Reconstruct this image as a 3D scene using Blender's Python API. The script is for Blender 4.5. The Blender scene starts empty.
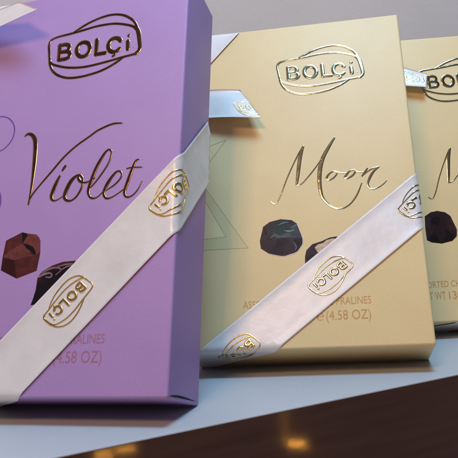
import bpy, bmesh, math, json
from mathutils import Vector, Matrix, noise
S = 0.01                      # everything below is written in centimetres
scene = bpy.context.scene
COL = scene.collection
W, H, D = 12.0, 19.62, 3.57   # carton
R = 0.12                      # rounding of the carton's edges
ART = json.loads('''{"logo_frame": [[-1.104,16.875],[-0.972,17.015],[-0.649,17.099],[-0.007,17.157],[0.568,17.223],[1.397,17.333],[2.277,17.311],[3.015,17.104],[3.397,16.883],[3.528,16.62],[3.656,15.994],[3.694,15.657],[3.571,15.462],[3.275,15.409],[2.783,15.349],[1.918,15.229],[0.926,15.153],[0.058,15.257],[-0.626,15.49],[-0.913,15.662],[-1.009,15.888],[-1.089,16.36],[-1.133,16.676]],"logo_top": [[0.121,17.171],[0.446,17.364],[0.901,17.588],[1.545,17.786],[2.18,17.842],[2.739,17.704],[3.158,17.412],[3.389,17.132],[3.538,16.772],[3.66,16.221],[3.713,15.76]],"logo_bot": [[-1.008,15.964],[-0.965,15.623],[-0.76,15.204],[-0.391,14.889],[0.163,14.675],[0.905,14.649],[1.772,14.784],[2.46,15.06],[2.905,15.349]],"logo_right": [[3.399,16.914],[3.578,16.644],[3.686,16.066],[3.706,15.656],[3.546,15.45]],"logo_letters": [[[-0.492,15.794],[-0.522,16.583]],[[-0.522,16.568],[-0.241,16.594],[-0.053,16.508],[-0.007,16.348],[-0.113,16.207],[-0.469,16.19]],[[-0.469,16.19],[-0.102,16.175],[0.059,16.048],[0.053,15.88],[-0.101,15.777],[-0.48,15.762]],[[1.116,16.1],[1.096,16.255],[1.026,16.393],[0.916,16.494],[0.783,16.541],[0.647,16.528],[0.53,16.456],[0.449,16.336],[0.416,16.187],[0.438,16.032],[0.509,15.894],[0.619,15.795],[0.751,15.748],[0.886,15.762],[1.002,15.833],[1.083,15.952],[1.116,16.1]],[[1.448,16.534],[1.486,15.749]],[[1.486,15.749],[1.945,15.753]],[[2.694,16.288],[2.627,16.383],[2.538,16.45],[2.437,16.484],[2.333,16.481],[2.236,16.441],[2.157,16.367],[2.102,16.268],[2.078,16.154],[2.086,16.035],[2.126,15.923],[2.193,15.829],[2.282,15.762],[2.383,15.729],[2.486,15.733],[2.581,15.773],[2.661,15.845]],[[2.423,15.694],[2.477,15.567],[2.376,15.504]],[[3.08,16.173],[3.116,15.774]]],"logo_dots": [[3.113,16.505],[3.399,15.799]],"logo_base": [[-0.62,15.733],[3.175,15.737]],"violet": [[[-1.779,11.867,0.045],[-1.649,11.959,0.09],[-1.454,11.902,0.112],[-1.257,11.664,0.144],[-1.161,11.282,0.154],[-1.104,10.543,0.142],[-1.078,9.717,0.108],[-1.087,9.009,0.075],[-1.131,8.415,0.043]],[[-1.131,8.415,0.053],[-1.052,8.756,0.054],[-0.714,9.225,0.053],[-0.166,9.877,0.064],[0.385,10.533,0.064],[0.955,11.034,0.063],[1.607,11.452,0.063],[1.992,11.698,0.066],[2.666,11.923,0.065],[3.131,11.912,0.04]],[[0.398,9.89,0.053],[0.467,10.014,0.084],[0.53,10.099,0.084]],[[0.302,9.647,0.063],[0.188,9.388,0.105],[0.089,9.098,0.126],[-0.001,8.729,0.126],[0.056,8.526,0.084],[0.219,8.463,0.042],[0.463,8.568,0.031],[0.65,8.718,0.021]],[[1.298,9.595,0.062],[1.119,9.544,0.093],[0.914,9.365,0.124],[0.747,9.034,0.135],[0.648,8.649,0.124],[0.754,8.444,0.082],[0.993,8.393,0.061],[1.247,8.575,0.061],[1.447,8.967,0.061],[1.466,9.36,0.062],[1.319,9.593,0.072]],[[1.319,9.593,0.072],[1.228,9.483,0.083],[1.33,9.294,0.082],[1.513,9.197,0.061],[1.715,9.207,0.051],[1.907,9.296,0.041],[2.05,9.37,0.041]],[[1.818,8.865,0.032],[1.998,9.04,0.04],[2.278,9.399,0.048],[2.621,9.948,0.048],[2.754,10.39,0.056],[2.72,10.6,0.056],[2.579,10.664,0.056],[2.376,10.449,0.08],[2.076,9.85,0.112],[1.866,9.169,0.112],[1.802,8.789,0.104],[1.858,8.554,0.072],[2.022,8.409,0.055],[2.253,8.442,0.039],[2.469,8.635,0.031],[2.649,8.785,0.024]],[[2.67,8.73,0.031],[3.023,8.94,0.047],[3.271,9.199,0.047],[3.338,9.422,0.055],[3.201,9.575,0.055],[3.013,9.502,0.071],[2.755,9.158,0.102],[2.574,8.754,0.102],[2.575,8.503,0.078],[2.729,8.338,0.062],[2.957,8.377,0.039],[3.251,8.539,0.031],[3.54,8.738,0.031]],[[4.09,10.037,0.039],[3.942,9.961,0.062],[3.784,9.514,0.1],[3.634,8.994,0.108],[3.535,8.61,0.1],[3.576,8.396,0.069],[3.727,8.307,0.053],[3.947,8.399,0.038],[4.155,8.642,0.03],[4.317,9.003,0.023]],[[3.566,9.653,0.039],[3.81,9.681,0.039],[4.256,9.649,0.031]]],"moon": [[[-1.665,8.019,0.02],[-1.518,7.865,0.03],[-1.348,7.907,0.03],[-1.11,8.362,0.04],[-0.789,9.231,0.04],[-0.412,10.109,0.04],[-0.087,10.773,0.051],[0.182,11.216,0.081]],[[0.193,11.238,0.071],[0.034,10.762,0.131],[-0.066,10.193,0.131],[-0.172,9.404,0.11],[-0.249,8.882,0.06]],[[-0.249,8.871,0.04],[0.001,8.917,0.03],[0.362,9.301,0.04],[0.782,9.83,0.04],[1.122,10.314,0.04]],[[1.908,11.611,0.06],[1.612,11.136,0.11],[1.249,10.474,0.139],[1.062,9.862,0.148],[0.982,9.192,0.138],[1.0,8.523,0.117],[1.13,7.965,0.087],[1.512,7.495,0.054],[1.846,7.328,0.045],[2.208,7.361,0.045],[2.584,7.635,0.045],[2.912,8.117,0.054],[3.18,8.732,0.027]],[[1.984,9.462,0.037],[1.739,9.547,0.046],[1.48,9.38,0.065],[1.358,9.158,0.074],[1.481,9.032,0.055],[1.718,9.148,0.055],[1.904,9.364,0.046],[1.894,9.513,0.037],[2.101,9.42,0.027],[2.402,9.384,0.027]],[[2.888,9.531,0.036],[2.611,9.492,0.055],[2.414,9.277,0.073],[2.304,9.119,0.064],[2.446,9.055,0.055],[2.731,9.218,0.064],[2.892,9.446,0.055],[2.835,9.556,0.036],[3.016,9.393,0.027],[3.287,9.359,0.036]],[[3.531,9.589,0.036],[3.406,9.369,0.081],[3.207,9.125,0.054]],[[3.207,9.125,0.027],[3.515,9.37,0.036],[3.8,9.534,0.045],[4.113,9.6,0.054]],[[4.113,9.6,0.063],[3.852,9.382,0.081],[3.627,9.037,0.09],[3.492,8.685,0.063],[3.537,8.435,0.054],[3.725,8.317,0.036],[4.027,8.405,0.035],[4.311,8.596,0.027],[4.478,8.778,0.018]]],"prA_out": [[-2.084,6.568],[-1.733,6.821],[-1.153,6.943],[-0.58,6.851],[-0.301,6.631],[-0.045,5.81],[-0.058,5.445],[-0.352,5.04],[-1.031,4.841],[-1.762,5.006],[-2.213,5.338],[-2.266,5.771]],"prA": [["a",[[-2.084,6.568],[-1.733,6.821],[-1.483,6.589],[-1.594,6.185],[-1.951,6.122]]],["b",[[-1.733,6.821],[-1.153,6.943],[-1.041,6.771],[-1.483,6.589]]],["c",[[-1.483,6.589],[-1.041,6.771],[-0.566,6.525],[-0.657,6.158],[-1.174,6.008],[-1.594,6.185]]],["b",[[-1.153,6.943],[-0.58,6.851],[-0.301,6.631],[-0.566,6.525],[-1.041,6.771]]],["d",[[-2.084,6.568],[-1.951,6.122],[-1.594,6.185],[-1.428,5.876],[-1.978,5.814],[-2.266,5.771]]],["e",[[-0.301,6.631],[-0.045,5.81],[-0.665,5.851],[-0.657,6.158],[-0.566,6.525]]],["f",[[-1.594,6.185],[-1.174,6.008],[-0.657,6.158],[-0.665,5.851],[-1.428,5.876]]],["g",[[-2.266,5.771],[-1.978,5.814],[-1.428,5.876],[-1.762,5.006],[-2.213,5.338]]],["h",[[-1.428,5.876],[-0.949,5.869],[-1.031,4.841],[-1.762,5.006]]],["g",[[-0.949,5.869],[-0.665,5.851],[-0.352,5.04],[-1.031,4.841]]],["h",[[-0.665,5.851],[-0.045,5.81],[-0.058,5.445],[-0.352,5.04]]]],"prB": [["g",[[0.033,4.242],[0.052,4.775],[0.131,5.094],[0.445,5.413],[0.93,5.551],[1.066,5.615],[1.35,5.73],[1.685,5.768],[1.956,5.677],[1.893,4.605],[1.421,3.929],[0.535,3.629],[0.107,3.886]]],["pale",[[0.559,5.224],[0.745,5.393],[1.003,5.449],[1.199,5.606],[1.513,5.67],[1.862,5.587],[1.709,5.212],[0.921,4.878],[0.682,4.976]]],["h",[[0.116,4.712],[0.422,4.872],[0.64,4.776],[0.55,3.978],[0.134,4.001]]]],"prC": [["m",[[-2.079,6.014],[-2.019,6.773],[-1.247,7.106],[-0.91,7.016],[-0.51,6.947],[-0.281,6.651],[-0.219,6.054],[-0.289,5.304],[-1.229,5.008],[-2.074,5.421]]],["m",[[-2.079,6.014],[-2.019,6.773],[-1.247,7.106],[-1.191,6.595],[-1.645,6.345]]],["l",[[-2.079,6.014],[-1.645,6.345],[-1.191,6.595],[-0.866,6.389],[-0.427,6.013],[-0.305,6.06],[-1.438,5.84]]],["d2",[[-2.079,6.014],[-1.438,5.84],[-1.229,5.008],[-2.074,5.421]]],["m",[[-1.438,5.84],[-0.305,6.06],[-0.289,5.304],[-1.229,5.008]]],["l",[[-1.141,6.615],[-1.066,6.947],[-0.91,7.016],[-0.555,6.958],[-0.372,6.817],[-0.279,6.635],[-0.252,6.174],[-0.305,6.06],[-0.412,6.028],[-0.505,6.27],[-0.749,6.484]]],["k",[[-1.152,6.568],[-0.884,6.518],[-0.608,6.395],[-0.468,6.188],[-0.436,6.013],[-0.658,6.138],[-0.951,6.379]]],["k",[[-1.247,7.106],[-1.045,7.043],[-0.943,6.938],[-1.126,6.63],[-1.191,6.595]]]],"prD": [["k",[[-0.379,3.808],[-0.306,4.066],[-0.219,4.476],[-0.207,5.008],[-0.027,5.244],[0.444,5.493],[0.928,5.626],[1.504,5.645],[1.772,5.431],[1.528,4.691],[0.641,3.914]]],["m",[[-0.207,5.008],[-0.027,5.244],[0.444,5.493],[0.928,5.626],[1.504,5.645],[1.529,5.567],[0.94,5.525],[0.46,5.369],[0.027,5.148]]]],"prD_sw": [[[-0.181,5.007,0.068],[0.072,5.123,0.101],[0.36,5.168,0.067],[0.481,5.063,0.067],[0.384,4.977,0.067],[0.189,5.002,0.042]],[[-0.02,5.189,0.042],[0.378,5.359,0.076],[0.709,5.378,0.067],[0.888,5.269,0.05],[0.663,5.076,0.05]],[[0.704,5.417,0.042],[1.027,5.49,0.067],[1.395,5.514,0.066]],[[0.85,5.24,0.033],[1.121,5.393,0.058],[1.402,5.452,0.05]]],"prR": [["r1",[[-2.04,6.718],[-1.634,6.967],[-1.22,7.025],[-0.764,6.906],[-0.465,6.645],[-0.199,5.727],[-0.262,5.304],[-0.573,5.006],[-1.257,4.874],[-1.841,4.984],[-2.119,5.144],[-2.113,5.929]]],["r2",[[-2.04,6.718],[-1.634,6.967],[-1.22,7.025],[-0.764,6.906],[-0.465,6.645],[-0.83,5.985],[-1.379,6.13],[-1.798,6.267]]],["r0",[[-1.769,6.229],[-1.581,6.614],[-1.19,6.659],[-1.067,6.433],[-1.32,6.076],[-1.586,6.094]]],["r1",[[-2.04,6.718],[-1.72,6.587],[-1.803,6.231],[-1.61,5.68],[-2.086,5.142],[-2.113,5.929]]],["r1",[[-0.465,6.645],[-0.199,5.727],[-0.262,5.304],[-0.83,5.985]]],["r2",[[-1.8,6.253],[-1.318,6.09],[-0.83,5.985],[-1.054,5.821],[-1.61,5.68]]],["r0",[[-1.608,5.694],[-1.252,4.909],[-1.841,4.984],[-2.097,5.157]]],["r2",[[-1.595,5.693],[-1.051,5.842],[-0.83,5.985],[-0.749,5.621],[-1.255,4.888]]],["r0",[[-0.794,5.767],[-0.262,5.304],[-0.573,5.006],[-1.257,4.874]]]],"tri": [[[-5.276,9.124],[-2.892,5.418],[-6.002,5.442]],[[-5.374,8.519],[-4.068,6.119],[-6.021,6.017]]],"tri2": [[[-4.132,12.07],[-5.084,10.675],[-5.624,11.562]]]}''')

# ------------------------------------------------------------------ materials
def new_mat(name):
    m = bpy.data.materials.new(name); m.use_nodes = True
    return m, m.node_tree.nodes, m.node_tree.links, m.node_tree.nodes['Principled BSDF']

def card_mat(name, col, rough=0.5, vary=0.06, bump=0.06, scale=900, coat=0.0, coat_rough=0.2, spec=0.4):
    m, N, L, b = new_mat(name)
    tc = N.new('ShaderNodeTexCoord')
    n1 = N.new('ShaderNodeTexNoise'); n1.inputs['Scale'].default_value = 38; n1.inputs['Detail'].default_value = 3
    n2 = N.new('ShaderNodeTexNoise'); n2.inputs['Scale'].default_value = scale; n2.inputs['Detail'].default_value = 4
    L.new(tc.outputs['Object'], n1.inputs['Vector']); L.new(tc.outputs['Object'], n2.inputs['Vector'])
    add = N.new('ShaderNodeMath'); add.operation = 'ADD'
    L.new(n1.outputs['Fac'], add.inputs[0]); L.new(n2.outputs['Fac'], add.inputs[1])
    mr = N.new('ShaderNodeMapRange'); mr.inputs['From Min'].default_value = 0.6; mr.inputs['From Max'].default_value = 1.4
    mr.inputs['To Min'].default_value = 1 - vary; mr.inputs['To Max'].default_value = 1 + vary
    L.new(add.outputs[0], mr.inputs['Value'])
    mul = N.new('ShaderNodeVectorMath'); mul.operation = 'SCALE'; mul.inputs[0].default_value = col
    L.new(mr.outputs['Result'], mul.inputs['Scale']); L.new(mul.outputs['Vector'], b.inputs['Base Color'])
    bp = N.new('ShaderNodeBump'); bp.inputs['Strength'].default_value = bump; bp.inputs['Distance'].default_value = 0.0004
    L.new(n2.outputs['Fac'], bp.inputs['Height']); L.new(bp.outputs['Normal'], b.inputs['Normal'])
    b.inputs['Roughness'].default_value = rough
    b.inputs['Specular IOR Level'].default_value = spec
    b.inputs['Coat Weight'].default_value = coat; b.inputs['Coat Roughness'].default_value = coat_rough
    return m

def foil_mat(name, col, rough=0.2, bump=0.10, scale=180):
    m, N, L, b = new_mat(name)
    b.inputs['Base Color'].default_value = (*col, 1); b.inputs['Metallic'].default_value = 1
    tc = N.new('ShaderNodeTexCoord')
    n = N.new('ShaderNodeTexNoise'); n.inputs['Scale'].default_value = scale; n.inputs['Detail'].default_value = 2
    L.new(tc.outputs['Object'], n.inputs['Vector'])
    bp = N.new('ShaderNodeBump'); bp.inputs['Strength'].default_value = bump; bp.inputs['Distance'].default_value = 0.001
    L.new(n.outputs['Fac'], bp.inputs['Height']); L.new(bp.outputs['Normal'], b.inputs['Normal'])
    mr = N.new('ShaderNodeMapRange'); mr.inputs['To Min'].default_value = rough * 0.7; mr.inputs['To Max'].default_value = rough * 1.5
    L.new(n.outputs['Fac'], mr.inputs['Value']); L.new(mr.outputs['Result'], b.inputs['Roughness'])
    return m

def ribbon_mat(name, col):
    m, N, L, b = new_mat(name)
    tc = N.new('ShaderNodeTexCoord')
    wv = N.new('ShaderNodeTexNoise'); wv.inputs['Scale'].default_value = 1500; wv.inputs['Detail'].default_value = 2
    ns = N.new('ShaderNodeTexNoise'); ns.inputs['Scale'].default_value = 70; ns.inputs['Detail'].default_value = 3
    L.new(tc.outputs['Object'], wv.inputs['Vector']); L.new(tc.outputs['Object'], ns.inputs['Vector'])
    mr = N.new('ShaderNodeMapRange'); mr.inputs['From Min'].default_value = 0.3; mr.inputs['From Max'].default_value = 0.7
    mr.inputs['To Min'].default_value = 0.93; mr.inputs['To Max'].default_value = 1.04
    L.new(ns.outputs['Fac'], mr.inputs['Value'])
    mul = N.new('ShaderNodeVectorMath'); mul.operation = 'SCALE'; mul.inputs[0].default_value = col
    L.new(mr.outputs['Result'], mul.inputs['Scale']); L.new(mul.outputs['Vector'], b.inputs['Base Color'])
    b1 = N.new('ShaderNodeBump'); b1.inputs['Strength'].default_value = 0.12; b1.inputs['Distance'].default_value = 0.0003
    L.new(wv.outputs['Fac'], b1.inputs['Height'])
    b2 = N.new('ShaderNodeBump'); b2.inputs['Strength'].default_value = 0.12; b2.inputs['Distance'].default_value = 0.003
    L.new(ns.outputs['Fac'], b2.inputs['Height']); L.new(b1.outputs['Normal'], b2.inputs['Normal'])
    L.new(b2.outputs['Normal'], b.inputs['Normal'])
    b.inputs['Roughness'].default_value = 0.36; b.inputs['Specular IOR Level'].default_value = .9
    b.inputs['Sheen Weight'].default_value = 0.25; b.inputs['Sheen Roughness'].default_value = 0.4
    return m

M = {}
M['violet'] = card_mat('violet card', (0.40, 0.245, 0.50), 0.5)
M['cream'] = card_mat('cream card', (0.75, 0.57, 0.28), 0.5)
M['gap_shade'] = card_mat('painted gap shade', (0.012, 0.010, 0.03), 0.9)  # near-black paint for the shade in the flap gap
M['foil'] = foil_mat('pale gold foil', (0.64, 0.62, 0.40), 0.11)
M['foil_dark'] = foil_mat('bronze foil', (0.38, 0.23, 0.17), 0.16)
M['foil_ribbon'] = foil_mat('gold foil on ribbon', (0.85, 0.62, 0.26), 0.22, 0.15, 300)
M['ribbon'] = ribbon_mat('off white satin ribbon', (0.72, 0.67, 0.635))
M['ink_violet'] = card_mat('caption ink on violet', (0.34, 0.15, 0.22), 0.45)
M['ink_cream'] = card_mat('caption ink on cream', (0.50, 0.27, 0.08), 0.45)
M['ring_violet'] = card_mat('purple line ink', (0.17, 0.06, 0.30), 0.45)
M['tri_cream'] = card_mat('olive varnish print', (0.62, 0.50, 0.24), 0.45)
M['tri_line'] = card_mat('olive line ink', (0.42, 0.34, 0.14), 0.45)
CH = dict(a=(.040,.026,.028), b=(.030,.034,.038), c=(.016,.042,.042), d=(.042,.026,.026), e=(.050,.062,.070), f=(.085,.125,.130),  # teal facet tones hold a glossy reflection painted into the ink
          g=(.034,.020,.028), h=(.014,.013,.024), pale=(.62,.44,.30), k=(.010,.007,.010), d2=(.040,.010,.012), m=(.085,.020,.020),
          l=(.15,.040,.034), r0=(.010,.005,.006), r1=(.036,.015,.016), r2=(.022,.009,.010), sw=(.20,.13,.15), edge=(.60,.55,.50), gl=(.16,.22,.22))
M['print'] = card_mat('chocolate print with painted gloss', (1, 1, 1), 0.42, 0.45, 0.05, 420, 0.0, 0.3, spec=.12)
_n, _l = M['print'].node_tree.nodes, M['print'].node_tree.links
_at = _n.new('ShaderNodeAttribute'); _at.attribute_name = 'ink'
_vm = [x for x in _n if x.bl_idname == 'ShaderNodeVectorMath'][0]; _l.new(_at.outputs['Color'], _vm.inputs[0])
M['shelf'] = card_mat('pale grey laminate', (0.45, 0.445, 0.45), 0.42, 0.03, 0.05, 600)
M['wall'] = card_mat('warm grey wall paint', (0.68, 0.585, 0.53), 0.7, 0.03, 0.2, 500)
m, N, L, b = new_mat('dark brown glossy panel')
tc = N.new('ShaderNodeTexCoord'); mp = N.new('ShaderNodeMapping'); mp.inputs['Scale'].default_value = (3, 3, 30)
nz = N.new('ShaderNodeTexNoise'); nz.inputs['Scale'].default_value = 6; nz.inputs['Detail'].default_value = 6
L.new(tc.outputs['Object'], mp.inputs['Vector']); L.new(mp.outputs['Vector'], nz.inputs['Vector'])
cr = N.new('ShaderNodeValToRGB'); cr.color_ramp.elements[0].color = (.050, .021, .011, 1); cr.color_ramp.elements[1].color = (.070, .032, .018, 1)
cr.color_ramp.elements[0].position = .3; cr.color_ramp.elements[1].position = .7
L.new(nz.outputs['Fac'], cr.inputs['Fac']); L.new(cr.outputs['Color'], b.inputs['Base Color'])
n2 = N.new('ShaderNodeTexNoise'); n2.inputs['Scale'].default_value = 120; L.new(tc.outputs['Object'], n2.inputs['Vector'])
bp = N.new('ShaderNodeBump'); bp.inputs['Strength'].default_value = .02; bp.inputs['Distance'].default_value = .0006
L.new(n2.outputs['Fac'], bp.inputs['Height']); L.new(bp.outputs['Normal'], b.inputs['Normal'])
b.inputs['Roughness'].default_value = 0.07
M['panel'] = m

# ------------------------------------------------------------------ mesh helpers
def link(name, me, mats, parent=None, smooth=False):
    o = bpy.data.objects.new(name, me); COL.objects.link(o)
    for mt in (mats if isinstance(mats, list) else [mats]): me.materials.append(mt)
    if parent: o.parent = parent
    if smooth:
        for p in me.polygons: p.use_smooth = True
    return o

def mesh_from(name, verts, faces, idx=None):
    me = bpy.data.meshes.new(name)
    me.from_pydata([tuple(c * S for c in v) for v in verts], [], faces); me.update()
    if idx: 
        for p, i in zip(me.polygons, idx): p.material_index = i
    return me

def fold(x, y, h, R=R):
    """a point of the sheet wrapped round the carton: x past the right edge goes down the right side, y below 0 goes under the bottom"""
    X, Y, Z = x, y, h
    q = math.pi * R / 2
    if x > W / 2 - R:
        s = x - (W / 2 - R)
        if s < q:
            a = s / R; X = W / 2 - R + (R + h) * math.sin(a); Z = -R + (R + h) * math.cos(a)
        else: X = W / 2 + h; Z = -R - (s - q)
    elif y < R:
        s = R - y
        if s < q:
            a = s / R; Y = R - (R + h) * math.sin(a); Z = -R + (R + h) * math.cos(a)
        else: Y = -h; Z = -R - (s - q)
    elif y > H - R:
        s = y - (H - R)
        if s < q:
            a = s / R; Y = H - R + (R + h) * math.sin(a); Z = -R + (R + h) * math.cos(a)
        else: Y = H + h; Z = -R - (s - q)
    elif x < -W / 2 + R:
        s = -W / 2 + R - x
        if s < q:
            a = s / R; X = -W / 2 + R - (R + h) * math.sin(a); Z = -R + (R + h) * math.cos(a)
        else: X = -W / 2 - h; Z = -R - (s - q)
    return (X, Y, Z)

RF = 0.26                     # the ribbon turns the edges in a softer bend
def fold_ribbon(x, y, h): return fold(x, y, h, RF)

def spline(pts, step=0.035, closed=False):
    P = [tuple(p) for p in pts]
    n = len(P); out = []
    rng = range(n if closed else n - 1)
    for i in rng:
        p1, p2 = P[i], P[(i + 1) % n]
        p0 = P[(i - 1) % n] if (closed or i > 0) else tuple(2 * a - c for a, c in zip(p1, p2))
        p3 = P[(i + 2) % n] if (closed or i + 2 < n) else tuple(2 * c - a for a, c in zip(p1, p2))
        k = max(2, int(math.dist(p1[:2], p2[:2]) / step))
        for j in range(k):
            t = j / k
            out.append(tuple(0.5 * (2 * b_ + (c_ - a_) * t + (2 * a_ - 5 * b_ + 4 * c_ - d_) * t * t + (3 * b_ - a_ - 3 * c_ + d_) * t ** 3)
                             for a_, b_, c_, d_ in zip(p0, p1, p2, p3)))
    if not closed: out.append(P[-1])
    return out

PROF = [(-1, 0), (-.86, .66), (-.6, .92), (0, 1), (.6, .92), (.86, .66), (1, 0)]
class Art:
    """embossed strokes, dots and patches laid out on the unwrapped carton, then mapped on to it"""
    def __init__(s): s.v = []; s.f = []; s.i = []
    def stroke(s, pts, width=None, h=0.022, closed=False, smooth=True, base=0.0, T=None, step=0.035, flat=False):
        pts = [(p[0], p[1], (p[2] if len(p) > 2 else width)) for p in pts]
        if width is not None and len(pts[0]) > 2: pts = [(p[0], p[1], p[2] if p[2] else width) for p in pts]
        if T: pts = [(*T(p[0], p[1]), p[2] * T.k) for p in pts]
        P = spline(pts, step, closed) if smooth else pts
        n = len(P); rows = []
        for i, p in enumerate(P):
            a = P[(i - 1) % n] if (closed or i) else P[i]; c = P[(i + 1) % n] if (closed or i < n - 1) else P[i]
            dx, dy = c[0] - a[0], c[1] - a[1]; l = math.hypot(dx, dy) or 1
            rows.append((p[0], p[1], dx / l, dy / l, p[2] / 2))
        if not closed:                      # rounded ends
            x, y, dx, dy, w = rows[0]; x2, y2, ex, ey, w2 = rows[-1]
            for t in (.45, .8, .98):
                rows.insert(0, (x - dx * w * t, y - dy * w * t, dx, dy, w * math.sqrt(1 - t * t)))
                rows.append((x2 + ex * w2 * t, y2 + ey * w2 * t, ex, ey, w2 * math.sqrt(1 - t * t)))
        prof = [(-1, 0.), (-.5, 0.), (0, 0.), (.5, 0.), (1, 0.)] if flat else PROF
        b0 = len(s.v); m = len(prof)
        for x, y, dx, dy, w in rows:
            hh = min(h, w * .55)
            for o, z in prof: s.v.append((x - dy * w * o, y + dx * w * o, base + hh * z))
        k = len(rows)
        for i in range(k if closed else k - 1):
            for j in range(m - 1):
                a = b0 + i * m + j; c = b0 + ((i + 1) % k) * m + j
                s.f.append((a, a + 1, c + 1, c)); s.i.append(0)
    def dot(s, x, y, r, h=0.022, T=None, base=0.0):
        if T: x, y = T(x, y); r *= T.k
        b0 = len(s.v); n = 16
        s.v.append((x, y, base + h))
        for q, z in ((.4, .95), (.8, .62), (1, 0)):
            for i in range(n):
                a = 2 * math.pi * i / n; s.v.append((x + r * q * math.cos(a), y + r * q * math.sin(a), base + h * z))
        for i in range(n):
            j = (i + 1) % n
            s.f.append((b0, b0 + 1 + i, b0 + 1 + j)); s.i.append(0)
            for r_ in (0, 1):
                a = b0 + 1 + r_ * n; s.f.append((a + i, a + n + i, a + n + j, a + j)); s.i.append(0)
    def poly(s, pts, z, mi=0):
        b0 = len(s.v)
        for p in pts: s.v.append((p[0], p[1], z))
        ar = sum(pts[i][0] * pts[(i + 1) % len(pts)][1] - pts[(i + 1) % len(pts)][0] * pts[i][1] for i in range(len(pts)))
        f = tuple(range(b0, b0 + len(pts)))
        s.f.append(f if ar > 0 else f[::-1]); s.i.append(mi)
    def build(s, name, mats, parent, mapper=fold, clip=None, smooth=True):
        me = bpy.data.meshes.new(name); bm = bmesh.new()
        vs = [bm.verts.new(v) for v in s.v]
        for f, i in zip(s.f, s.i):
            try: fc = bm.faces.new([vs[k] for k in f]); fc.material_index = i; fc.smooth = smooth
            except ValueError: pass
        if clip:
            for co, no in clip:
                bmesh.ops.bisect_plane(bm, geom=bm.verts[:] + bm.edges[:] + bm.faces[:], plane_co=co, plane_no=no, clear_outer=True)
        for v in bm.verts: v.co = Vector(mapper(*v.co)) * S
        bmesh.ops.triangulate(bm, faces=[f for f in bm.faces if len(f.verts) > 4])
        bm.to_mesh(me); bm.free()
        return link(name, me, mats, parent)

class Sim:      # similarity that carries the front logo on to a ribbon
    def __init__(s, cx, cy, ang, k, ky=1.0): s.cx, s.cy, s.k, s.ky = cx, cy, k, ky; s.c, s.s = math.cos(ang), math.sin(ang)
    def __call__(s, x, y):
        x = (x - 1.33) * s.k; y = (y - 16.2) * s.k * s.ky
        return (s.cx + x * s.c - y * s.s, s.cy + x * s.s + y * s.c)

def logo(a, T=None, base=0.004, h=0.022, line=0.145, let=0.24):
    a.stroke(ART['logo_frame'], line, h, True, base=base, T=T)
    a.stroke(ART['logo_top'], line, h, base=base, T=T)
    a.stroke(ART['logo_bot'], line, h, base=base, T=T)
    a.stroke(ART['logo_right'], line * 1.5, h, base=base, T=T)
    for i, l in enumerate(ART['logo_letters']):
        a.stroke(l, let * (.6 if i == 7 else 1), h * 1.15, base=base, T=T, smooth=i not in (0, 4, 5, 8))
    d1, d2 = ART['logo_dots']
    a.dot(*d1, 0.10, h * 1.15, T, base); a.dot(*d2, 0.035, h * .6, T, base)

# ------------------------------------------------------------------ parts of a box
def carton_mesh(name):
    bm = bmesh.new(); bmesh.ops.create_cube(bm, size=1)
    for v in bm.verts: v.co = Vector((v.co.x * W, (v.co.y + .5) * H, (v.co.z - .5) * D)) * S
    bmesh.ops.bevel(bm, geom=bm.edges[:], offset=R * S, segments=4, profile=.5, affect='EDGES')
    for f in bm.faces: f.smooth = True
    me = bpy.data.meshes.new(name); bm.to_mesh(me); bm.free()
    return me

def strip(name, parent, c0, c1, width, xlim=(-99, 99), ylim=(-99, 99), h0=0.058, th=0.02, seed=0.0):
    """a ribbon whose unrolled centre line runs c0 -> c1"""
    d = Vector((c1[0] - c0[0], c1[1] - c0[1], 0)); Ln = d.length; d.normalize(); n = Vector((-d.y, d.x, 0))
    bm = bmesh.new(); k = int(Ln / .2); cols = [-1, -.985, -.96, -.93, -.90, -.6, -.3, 0, .3, .6, .90, .93, .96, .985, 1]; m = len(cols) - 1; g = []
    for i in range(k + 1):
        g.append([bm.verts.new(Vector((c0[0], c0[1], 0)) + d * (Ln * i / k) + n * (width / 2 * cols[j])) for j in range(m + 1)])
    for i in range(k):
        for j in range(m): bm.faces.new((g[i][j], g[i + 1][j], g[i + 1][j + 1], g[i][j + 1])).smooth = True
    def cut(co, no, clear=False):
        bmesh.ops.bisect_plane(bm, geom=bm.verts[:] + bm.edges[:] + bm.faces[:], plane_co=co, plane_no=no, clear_outer=clear)
    cut((xlim[0], 0, 0), (-1, 0, 0), True); cut((xlim[1], 0, 0), (1, 0, 0), True)
    cut((0, ylim[0], 0), (0, -1, 0), True); cut((0, ylim[1], 0), (0, 1, 0), True)
    q = math.pi * RF / 2
    for t in (0, .2, .4, .6, .8, 1.):
        cut((W / 2 - RF + q * t, 0, 0), (1, 0, 0)); cut((-W / 2 + RF - q * t, 0, 0), (1, 0, 0))
        cut((0, RF - q * t, 0), (0, 1, 0)); cut((0, H - RF + q * t, 0), (0, 1, 0))
    def edge_lift(co):      # woven selvedge: a fine raised rim along both edges
        t = abs((co - Vector((c0[0], c0[1], 0))).dot(n)) / (width / 2)
        return 0.010 if .91 < t < .975 else 0
    top = {}
    for v in bm.verts[:]: top[v] = v.co.copy()
    faces = bm.faces[:]
    r = bmesh.ops.extrude_face_region(bm, geom=faces)
    ext = {e for e in r['geom'] if isinstance(e, bmesh.types.BMVert)}
    for v in bm.verts:
        h = h0 + th + edge_lift(v.co) if v in ext else h0
        und = .010 * noise.noise(Vector((v.co.x * .9, v.co.y * .9, seed))) + .005 * noise.noise(Vector((v.co.x * 2.3, v.co.y * 2.3, seed + 9)))
        v.co = Vector(fold_ribbon(v.co.x, v.co.y, h + und)) * S
    bmesh.ops.recalc_face_normals(bm, faces=bm.faces[:])
    me = bpy.data.meshes.new(name); bm.to_mesh(me); bm.free()
    return link(name, me, M['ribbon'], parent)

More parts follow.
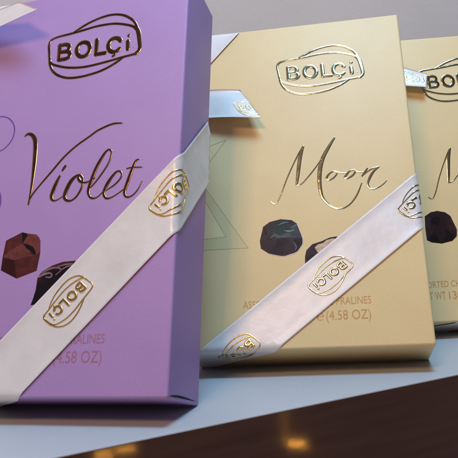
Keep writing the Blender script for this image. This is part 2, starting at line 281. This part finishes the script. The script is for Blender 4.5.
def patch_point(C, s, t, bulge):
    a, b_, c, d = [Vector(p) for p in C]       # upper start, lower start, lower end, upper end
    p = a.lerp(d, s).lerp(b_.lerp(c, s), t)
    p.z += bulge * math.sin(math.pi * s) + .10 * bulge * math.sin(2 * math.pi * s + 1) + .25 * bulge * math.sin(math.pi * t) * s
    return p

def tail(name, parent, C, bulge=.1, th=.02):
    n, m = 24, 10; verts = []; faces = []
    for side in (0, 1):
        for i in range(n + 1):
            for j in range(m + 1):
                p = patch_point(C, i / n, j / m, bulge); verts.append((p.x, p.y, p.z - th * side))
    o = (n + 1) * (m + 1)
    for i in range(n):
        for j in range(m):
            a = i * (m + 1) + j; q = (a, a + 1, a + m + 2, a + m + 1)
            faces.append(q); faces.append(tuple(k + o for k in q[::-1]))
    def wall(a, c): faces.append((a, c, c + o, a + o))
    for i in range(n): wall((i + 1) * (m + 1), i * (m + 1)); wall(i * (m + 1) + m, (i + 1) * (m + 1) + m)
    for j in range(m): wall(j, j + 1); wall(n * (m + 1) + j + 1, n * (m + 1) + j)
    return link(name, mesh_from(name, verts, faces), M['ribbon'], parent, True)

def text_part(name, items, mat, parent):
    """printed words: (text, left x, baseline y, cap height, width) in cm, joined into one mesh"""
    bm = bmesh.new()
    for txt, x, y, cap, wid in items:
        cu = bpy.data.curves.new('words', 'FONT'); cu.body = txt; cu.size = 1; cu.resolution_u = 4
        ob = bpy.data.objects.new('words', cu); COL.objects.link(ob)
        dg = bpy.context.evaluated_depsgraph_get(); me = bpy.data.meshes.new_from_object(ob.evaluated_get(dg))
        xs = [v.co.x for v in me.vertices]; x0, x1 = min(xs), max(xs)
        ys = [v.co.y for v in me.vertices]
        caph = .73
        for v in me.vertices:
            v.co = Vector(((x + (v.co.x - x0) / (x1 - x0) * wid) * S, (y + v.co.y / caph * cap) * S, .006 * S))
        bm.from_mesh(me); bpy.data.objects.remove(ob); bpy.data.curves.remove(cu); bpy.data.meshes.remove(me)
    me = bpy.data.meshes.new(name); bm.to_mesh(me); bm.free()
    for p in me.polygons:
        p.use_smooth = False
    return link(name, me, mat, parent)

def caption(parent, mat):
    y1, y2 = 2.14, 1.38
    return text_part('caption', [('ASSORTED CHOCOLATE PRALINES', -3.15, y1, .40, 6.33), ('NET', -3.0, y2, .5, .78), ('WT', -2.1, y2, .5, .62),
                                 ('130 g', -1.28, y2, .5, 1.25), ('\u212e', .50, y2, .5, .36), ('(4.58 OZ)', .97, y2, .5, 2.15)], mat, parent)

def praline(name, polys, parent, extra=None, rim=None, glints=None, blend=.6):
    """a chocolate printed on the card: flat patches whose ink blends softly between facets, some with a reflection or glints painted in"""
    acc = {}
    near = lambda p: (round(p[0] / .06), round(p[1] / .06))
    for k, ps in polys:
        for p in ps: acc.setdefault(near(p), []).append(CH[k])
    V, F, C_ = [], [], []
    for n, (k, ps) in enumerate(polys):
        z = .004 + .0004 * n; c = Vector(CH[k]); m = len(ps)
        cx, cy = sum(p[0] for p in ps) / m, sum(p[1] for p in ps) / m
        ar = sum(ps[i][0] * ps[(i + 1) % m][1] - ps[(i + 1) % m][0] * ps[i][1] for i in range(m))
        if ar < 0: ps = ps[::-1]
        def add(x, y, col): V.append((x, y, z)); C_.append((*col, 1)); return len(V) - 1
        out, mid = [], []
        for p in ps:
            l = acc[near(p)]; av = sum((Vector(q) for q in l), Vector((0, 0, 0))) / len(l)
            out.append(add(p[0], p[1], c.lerp(av, blend))); mid.append(add(cx + (p[0] - cx) * .55, cy + (p[1] - cy) * .55, c.lerp(av, blend * .2)))
        o = add(cx, cy, c)
        for i in range(m):
            i2 = (i + 1) % m
            F.append((out[i], out[i2], mid[i2], mid[i])); F.append((mid[i], mid[i2], o))
    a = Art()
    def line(st, key, w, zz, smooth=True):
        i0 = len(a.v); a.stroke(st, w, .001, base=zz, smooth=smooth, flat=True)
        for _ in range(len(a.v) - i0): C_.append((*CH[key], 1))
    if rim: line(rim, 'edge', .03, .0095)
    for st in glints or []: line(st, 'gl', None, .0105)  # specular streaks painted as flat pale strokes
    for st in extra or []: line(st, 'sw', .05, .0105)
    b0 = len(V); V += a.v; F += [tuple(q + b0 for q in f) for f in a.f]
    me = mesh_from(name, V, F)
    at = me.color_attributes.new('ink', 'FLOAT_COLOR', 'POINT')
    for d, c in zip(at.data, C_): d.color = c
    return link(name, me, M['print'], parent)

def box_root(label, group, o, cols):
    r = bpy.data.objects.new('chocolate_box', None); COL.objects.link(r)
    r.empty_display_size = .02
    u, v, w = [Vector(c) for c in cols]
    w = w.normalized(); u = (u - w * u.dot(w)).normalized(); v = w.cross(u)
    m = Matrix((u, v, w)).transposed().to_4x4(); m.translation = Vector(o) * S
    r.matrix_world = m
    r['label'] = label; r['category'] = 'chocolate box'; r['group'] = group
    return r
GROUP = 'ribboned chocolate boxes leaning in a row'

def ribbon_emblem(parent, cx, cy, ang, k=.5, foil='foil_ribbon', clip=None, mapper=fold_ribbon, base=.086):
    a = Art(); logo(a, Sim(cx, cy, ang, k, .92), base=base, h=.016, line=.125, let=.25)
    return a.build('ribbon_emblem', M[foil], parent, clip=clip, mapper=mapper)

# ------------------------------------------------------------------ violet box
vb = box_root('violet chocolate box with Violet in script and a diagonal off-white ribbon', GROUP, (-8.473, 26.484, 1.176),
              ((.9613, -.2755, .006), (.0857, .3198, .9436), (-.2618, -.9066, .331)))
carton = link('carton', carton_mesh('carton'), M['violet'], vb)
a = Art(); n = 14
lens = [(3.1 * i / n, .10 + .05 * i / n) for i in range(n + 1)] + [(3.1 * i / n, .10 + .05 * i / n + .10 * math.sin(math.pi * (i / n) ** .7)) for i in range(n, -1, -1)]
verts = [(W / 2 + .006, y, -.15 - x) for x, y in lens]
gap_patch = link('flap_gap_shade', mesh_from('flap_gap_shade', verts, [tuple(range(len(verts)))]), M['gap_shade'], carton)  # no real recess: a flat patch with the gap's shade painted on
a = Art(); logo(a, h=.012); a.build('brand_emblem', M['foil_dark'], vb)
a = Art()
for st in ART['violet']: a.stroke([(p[0], p[1], p[2] * 1.5 + .02) for p in st], None, .013, base=.004)
a.build('title_lettering', M['foil_dark'], vb)
caption(vb, M['ink_violet'])
praline('praline_print', ART['prC'], vb, blend=.12); praline('praline_print', ART['prD'], vb, ART['prD_sw'])
a = Art()
for cx, cy, r, w in ((-3.35, 12.14, .95, .07), (-3.7, 8.6, 1.1, .09), (-4.6, 10.4, .6, .06)):
    a.stroke([(cx + r * math.cos(t * math.pi / 12), cy + r * math.sin(t * math.pi / 12)) for t in range(24)], w, .001, True, base=.003, flat=True)
a.build('ring_print', M['ring_violet'], vb)
vd = Vector((8.15, 8.36)).normalized(); vang = math.atan2(vd.y, vd.x)
rb = strip('ribbon', vb, (-2.15 - vd.x * 6, -vd.y * 6), (6 + vd.x * 5.6, 8.38 + vd.y * 5.6), 2.44, xlim=(-W / 2, 6 + D - .1), ylim=(-D + .1, 99))
for cx, cy in ((1.40, 3.88), (5.80, 8.33)): ribbon_emblem(rb, cx, cy, vang + math.pi)
def corner(parent, x0, y0, x1, y1):        # the pass of ribbon over the upper left corner; its lower edge runs (x0,y0)-(x1,y1)
    d = Vector((x1 - x0, y1 - y0)).normalized(); n = Vector((-d.y, d.x)) * 1.22
    return strip('corner_ribbon', parent, (x0 + n.x - d.x * 2, y0 + n.y - d.y * 2), (x1 + n.x + d.x * 2, y1 + n.y + d.y * 2), 2.44,
                 xlim=(-W / 2 + .02, 99), ylim=(-99, H + D - .1))
corner(vb, -4.99, 17.58, -3.2, 19.75)
VT = ((-5.95, 18.75, .15), (-5.7, 17.2, .50), (-0.986, 17.706, 1.45), (-2.377, 18.644, 1.10))
tail('ribbon_tail', vb, VT, .06)

# ------------------------------------------------------------------ moon boxes
def moon_box(label, o, cols, polysA, rim=None):
    r = box_root(label, GROUP, o, cols)
    link('carton', carton_mesh('carton'), M['cream'], r)
    a = Art(); logo(a); a.build('brand_emblem', M['foil'], r)
    a = Art()
    for st in ART['moon']: a.stroke([(p[0], p[1], p[2] * 1.5 + .02) for p in st], None, .013, base=.004)
    a.build('title_lettering', M['foil'], r)
    caption(r, M['ink_cream'])
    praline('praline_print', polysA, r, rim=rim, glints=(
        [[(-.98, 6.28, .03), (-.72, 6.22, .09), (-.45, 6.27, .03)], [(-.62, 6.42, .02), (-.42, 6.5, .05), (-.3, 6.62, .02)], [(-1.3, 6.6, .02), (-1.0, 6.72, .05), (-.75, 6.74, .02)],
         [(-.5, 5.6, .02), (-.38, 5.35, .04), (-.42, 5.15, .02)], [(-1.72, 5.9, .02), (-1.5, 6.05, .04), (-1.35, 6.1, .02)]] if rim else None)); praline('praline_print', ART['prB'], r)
    a = Art(); a.poly(ART['tri'][0], .0028, 0); a.poly(ART['tri'][1], .0034, 1)
    for i, t in enumerate(ART['tri'] + ART['tri2']):
        for k in range(3):
            i0 = len(a.i); a.stroke([t[k], t[(k + 1) % 3]], .035, .001, base=.0042, smooth=False, flat=True)
            for q in range(i0, len(a.i)): a.i[q] = 2
    a.build('triangle_print', [M['tri_cream'], M['cream'], M['tri_line']], r, smooth=False,
            clip=[((-5.85, 0, 0), (-1, 0, 0))])
    corner(r, -4.99, 17.58, -3.16, 19.8)
    return r
md = Vector((9.53, 7.59)).normalized(); mang = math.atan2(md.y, md.x)
mb = moon_box('middle cream chocolate box with Moon in script, crossed by an off-white ribbon', (3.4, 32.015, 1.426),
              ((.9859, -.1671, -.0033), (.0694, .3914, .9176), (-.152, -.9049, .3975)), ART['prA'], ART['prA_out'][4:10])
rb = strip('ribbon', mb, (-3.45 - md.x * 7, -md.y * 7), (6.08 + md.x * 5.6, 7.59 + md.y * 5.6), 2.45, xlim=(-W / 2 + .02, 6 + D - .1), ylim=(-D + .1, 99))
for cx, cy in ((1.27, 3.64), (5.98, 7.50), (-3.44, -.20)): ribbon_emblem(rb, cx, cy, mang + math.pi, foil='foil' if cy > 0 else 'foil_ribbon')
def tail_map(C, bulge):
    def f(x, y, h):       # x,y in 0..1 along and across the tail
        p = patch_point(C, x, y, bulge); e = 1e-3
        u = patch_point(C, x + e, y, bulge) - p; v = patch_point(C, x, y + e, bulge) - p
        n = v.cross(u).normalized()
        return tuple(p + n * h)
    return f
def tail_emblem(parent, C, bulge, cx, cy, kx, ky, flip=1):
    class TT:
        k = .02
        def __call__(s, x, y): return (cx + flip * (x - 1.33) * kx, cy - flip * (y - 16.2) * ky)
    a = Art(); T = TT()
    sx = 2.2
    # draw at true scale first, then squeeze into the tail's own coordinates
    logo(a, None, base=.006, h=.010, line=.15, let=.25)
    a.v = [(*T(x, y), z * .8) for x, y, z in a.v]
    a.f = [f[::-1] for f in a.f]
    return a.build('ribbon_emblem', M['foil_ribbon'], parent, mapper=tail_map(C, bulge), clip=[((.985, 0, 0), (1, 0, 0)), ((0, .97, 0), (0, 1, 0))])
MT = ((-5.9, 15.5, .03), (-5.7, 13.35, .45), (-1.972, 12.82, .75), (-3.321, 15.295, .10))
tl = tail('ribbon_tail', mb, MT, .17)
tail_emblem(tl, MT, .17, .98, .66, .125, .19)
rb2 = moon_box('rightmost cream chocolate box, cut by the picture edge, standing behind the middle box', (14.225, 39.443, 1.1),
               ((.9985, -.0546, -.002), (.0187, .3074, .9514), (-.0513, -.95, .308)), ART['prR'])
strip('ribbon', rb2, (.95 - md.x * 6, -md.y * 6), (6.08 + md.x * 6, 4.1 + md.y * 6), 2.45, xlim=(-W / 2 + .02, 6 + D - .1), ylim=(-D + .1, 99))
RT = ((-4.9, 18.6, .05), (-4.7, 16.2, .3), (-.892, 15.49, .60), (-.609, 16.629, .30))
tl = tail('ribbon_tail', rb2, RT, .06)
tail_emblem(tl, RT, .06, .66, .52, .125, .19)

# ------------------------------------------------------------------ shelf and wall, in the frame of the shelf's front edge
E0 = Vector((-6.23, 22.53, 0)); ED = Vector((.8966, .4429, 0)); EN = Vector((-.4429, .8966, 0))
em = Matrix((ED, EN, Vector((0, 0, 1)))).transposed().to_4x4(); em.translation = E0 * S
def block(name, x0, x1, y0, y1, z0, z1, mat, parent, bev=0.0):
    bm = bmesh.new(); bmesh.ops.create_cube(bm, size=1)
    for v in bm.verts: v.co = Vector(((x0 + x1) / 2 + v.co.x * (x1 - x0), (y0 + y1) / 2 + v.co.y * (y1 - y0), (z0 + z1) / 2 + v.co.z * (z1 - z0))) * S
    if bev: bmesh.ops.bevel(bm, geom=bm.edges[:], offset=bev * S, segments=2, affect='EDGES')
    me = bpy.data.meshes.new(name); bm.to_mesh(me); bm.free()
    return link(name, me, mat, parent)
WS = 18.3
sh = bpy.data.objects.new('display_shelf', None); COL.objects.link(sh); sh.matrix_world = em; sh.empty_display_size = .02
sh['label'] = 'pale grey shelf with a glossy dark brown front panel, under the boxes'; sh['category'] = 'shelf'
block('shelf_board', -70, 110, 0, WS, -.12, .05, M['shelf'], sh, .02)
block('front_panel', -70, 110, -.06, -.002, -26, .02, M['panel'], sh)
wl = bpy.data.objects.new('wall', bpy.data.meshes.new('wall')); bpy.data.objects.remove(wl)
wl = block('wall', -90, 130, WS + .02, WS + 6, -40, 110, M['wall'], None); wl.matrix_world = em; wl['kind'] = 'structure'

# ------------------------------------------------------------------ light
def area(name, loc, target, size, power, col, size_y=None):
    l = bpy.data.lights.new(name, 'AREA'); l.energy = power; l.color = col; l.size = size * S
    if size_y: l.shape = 'RECTANGLE'; l.size_y = size_y * S
    o = bpy.data.objects.new(name, l); COL.objects.link(o); o.location = Vector(loc) * S
    o.rotation_euler = (Vector(target) - Vector(loc)).to_track_quat('-Z', 'Y').to_euler()
    return o
C0 = Vector((2, 31, 9))
wd = Vector((-.30, -.82, .80)).normalized(); cd = Vector((.17, -.38, 1.51)).normalized()
area('warm_lamp', C0 + wd * 130, C0, 26, 6.4, (1.0, .60, .33))
area('cool_lamp', C0 + cd * 120, C0, 38, 16.3, (.38, .68, 1.0))
for loc, tg, sx_, sy_, pw_ in (((50.1, -4.37, -19.65), (2.11, 26.65, -1.36), 2.2, .6, .012), ((49.5, -5.6, -17.2), (1.66, 26.43, -.5), 1.2, 4.5, .0022),
                               ((32.39, -20.28, -18.08), (-4.91, 23.19, -.2), 2.0, 1.0, .010), ((34.54, -18.75, -17.79), (-4.19, 23.54, -.16), 2.2, .6, .009)):
    area('glow_lamp', loc, tg, sx_, pw_, (1, .42, .06), sy_)

w = bpy.data.worlds.new('World'); scene.world = w; w.use_nodes = True
N, L = w.node_tree.nodes, w.node_tree.links
bg = N['Background']; tc = N.new('ShaderNodeTexCoord')
nz = N.new('ShaderNodeTexNoise'); nz.inputs['Scale'].default_value = 2.2; nz.inputs['Detail'].default_value = 2  # made-up bright and dark patches for the foil to mirror
cr = N.new('ShaderNodeValToRGB'); cr.color_ramp.elements[0].position = .38; cr.color_ramp.elements[1].position = .68
cr.color_ramp.elements[0].color = (.014, .010, .010, 1); cr.color_ramp.elements[1].color = (.16, .12, .10, 1)
L.new(tc.outputs['Generated'], nz.inputs['Vector']); L.new(nz.outputs['Fac'], cr.inputs['Fac']); 
sx = N.new('ShaderNodeSeparateXYZ'); L.new(tc.outputs['Generated'], sx.inputs['Vector'])
rz = N.new('ShaderNodeMapRange'); rz.inputs['From Min'].default_value = .30; rz.inputs['From Max'].default_value = .60; rz.inputs['To Min'].default_value = 1; rz.inputs['To Max'].default_value = 0
L.new(sx.outputs['Z'], rz.inputs['Value'])
r2 = N.new('ShaderNodeMapRange'); r2.inputs['From Min'].default_value = -.05; r2.inputs['From Max'].default_value = .17; r2.inputs['To Min'].default_value = 1; r2.inputs['To Max'].default_value = 0
L.new(sx.outputs['Z'], r2.inputs['Value'])
m2 = N.new('ShaderNodeMixRGB'); m2.inputs[1].default_value = (.11, .125, .17, 1); m2.inputs[2].default_value = (.78, .54, .46, 1)
r3 = N.new('ShaderNodeMapRange'); r3.inputs['From Min'].default_value = -.15; r3.inputs['From Max'].default_value = .45; r3.inputs['To Min'].default_value = 1; r3.inputs['To Max'].default_value = 0
L.new(sx.outputs['X'], r3.inputs['Value'])
mm = N.new('ShaderNodeMath'); mm.operation = 'MULTIPLY'; L.new(r2.outputs['Result'], mm.inputs[0]); L.new(r3.outputs['Result'], mm.inputs[1])
L.new(mm.outputs[0], m2.inputs[0])
mx = N.new('ShaderNodeMixRGB'); mx.inputs[2].default_value = (.11, .125, .17, 1)      # lower part of the room, with a warm fill added for the undersides
L.new(m2.outputs['Color'], mx.inputs[2]); L.new(rz.outputs['Result'], mx.inputs[0]); L.new(cr.outputs['Color'], mx.inputs[1]); L.new(mx.outputs['Color'], bg.inputs['Color'])
bg.inputs['Strength'].default_value = 1.0

# ------------------------------------------------------------------ camera
cam = bpy.data.cameras.new('camera'); co = bpy.data.objects.new('camera', cam); COL.objects.link(co)
CM = ((0.99781085, -0.06613253, 0.0), (0.00051021, 0.00769812, 0.99997024), (-0.06613056, -0.99778115, 0.00771501))
c = [Vector((CM[0][i], CM[1][i], CM[2][i])) for i in range(3)]
m4 = Matrix((c[0], -c[1], -c[2])).transposed().to_4x4(); m4.translation = Vector((0, 0, 7.195)) * S
co.matrix_world = m4
cam.sensor_width = 36; cam.lens = 662.9 / 458 * 36; cam.clip_start = .005; cam.clip_end = 50
scene.camera = co
vs = scene.view_settings
scene.display_settings.display_device = 'sRGB'; vs.view_transform = 'Standard'; vs.look = 'None'; vs.exposure = 0; vs.gamma = 1; vs.use_curve_mapping = False
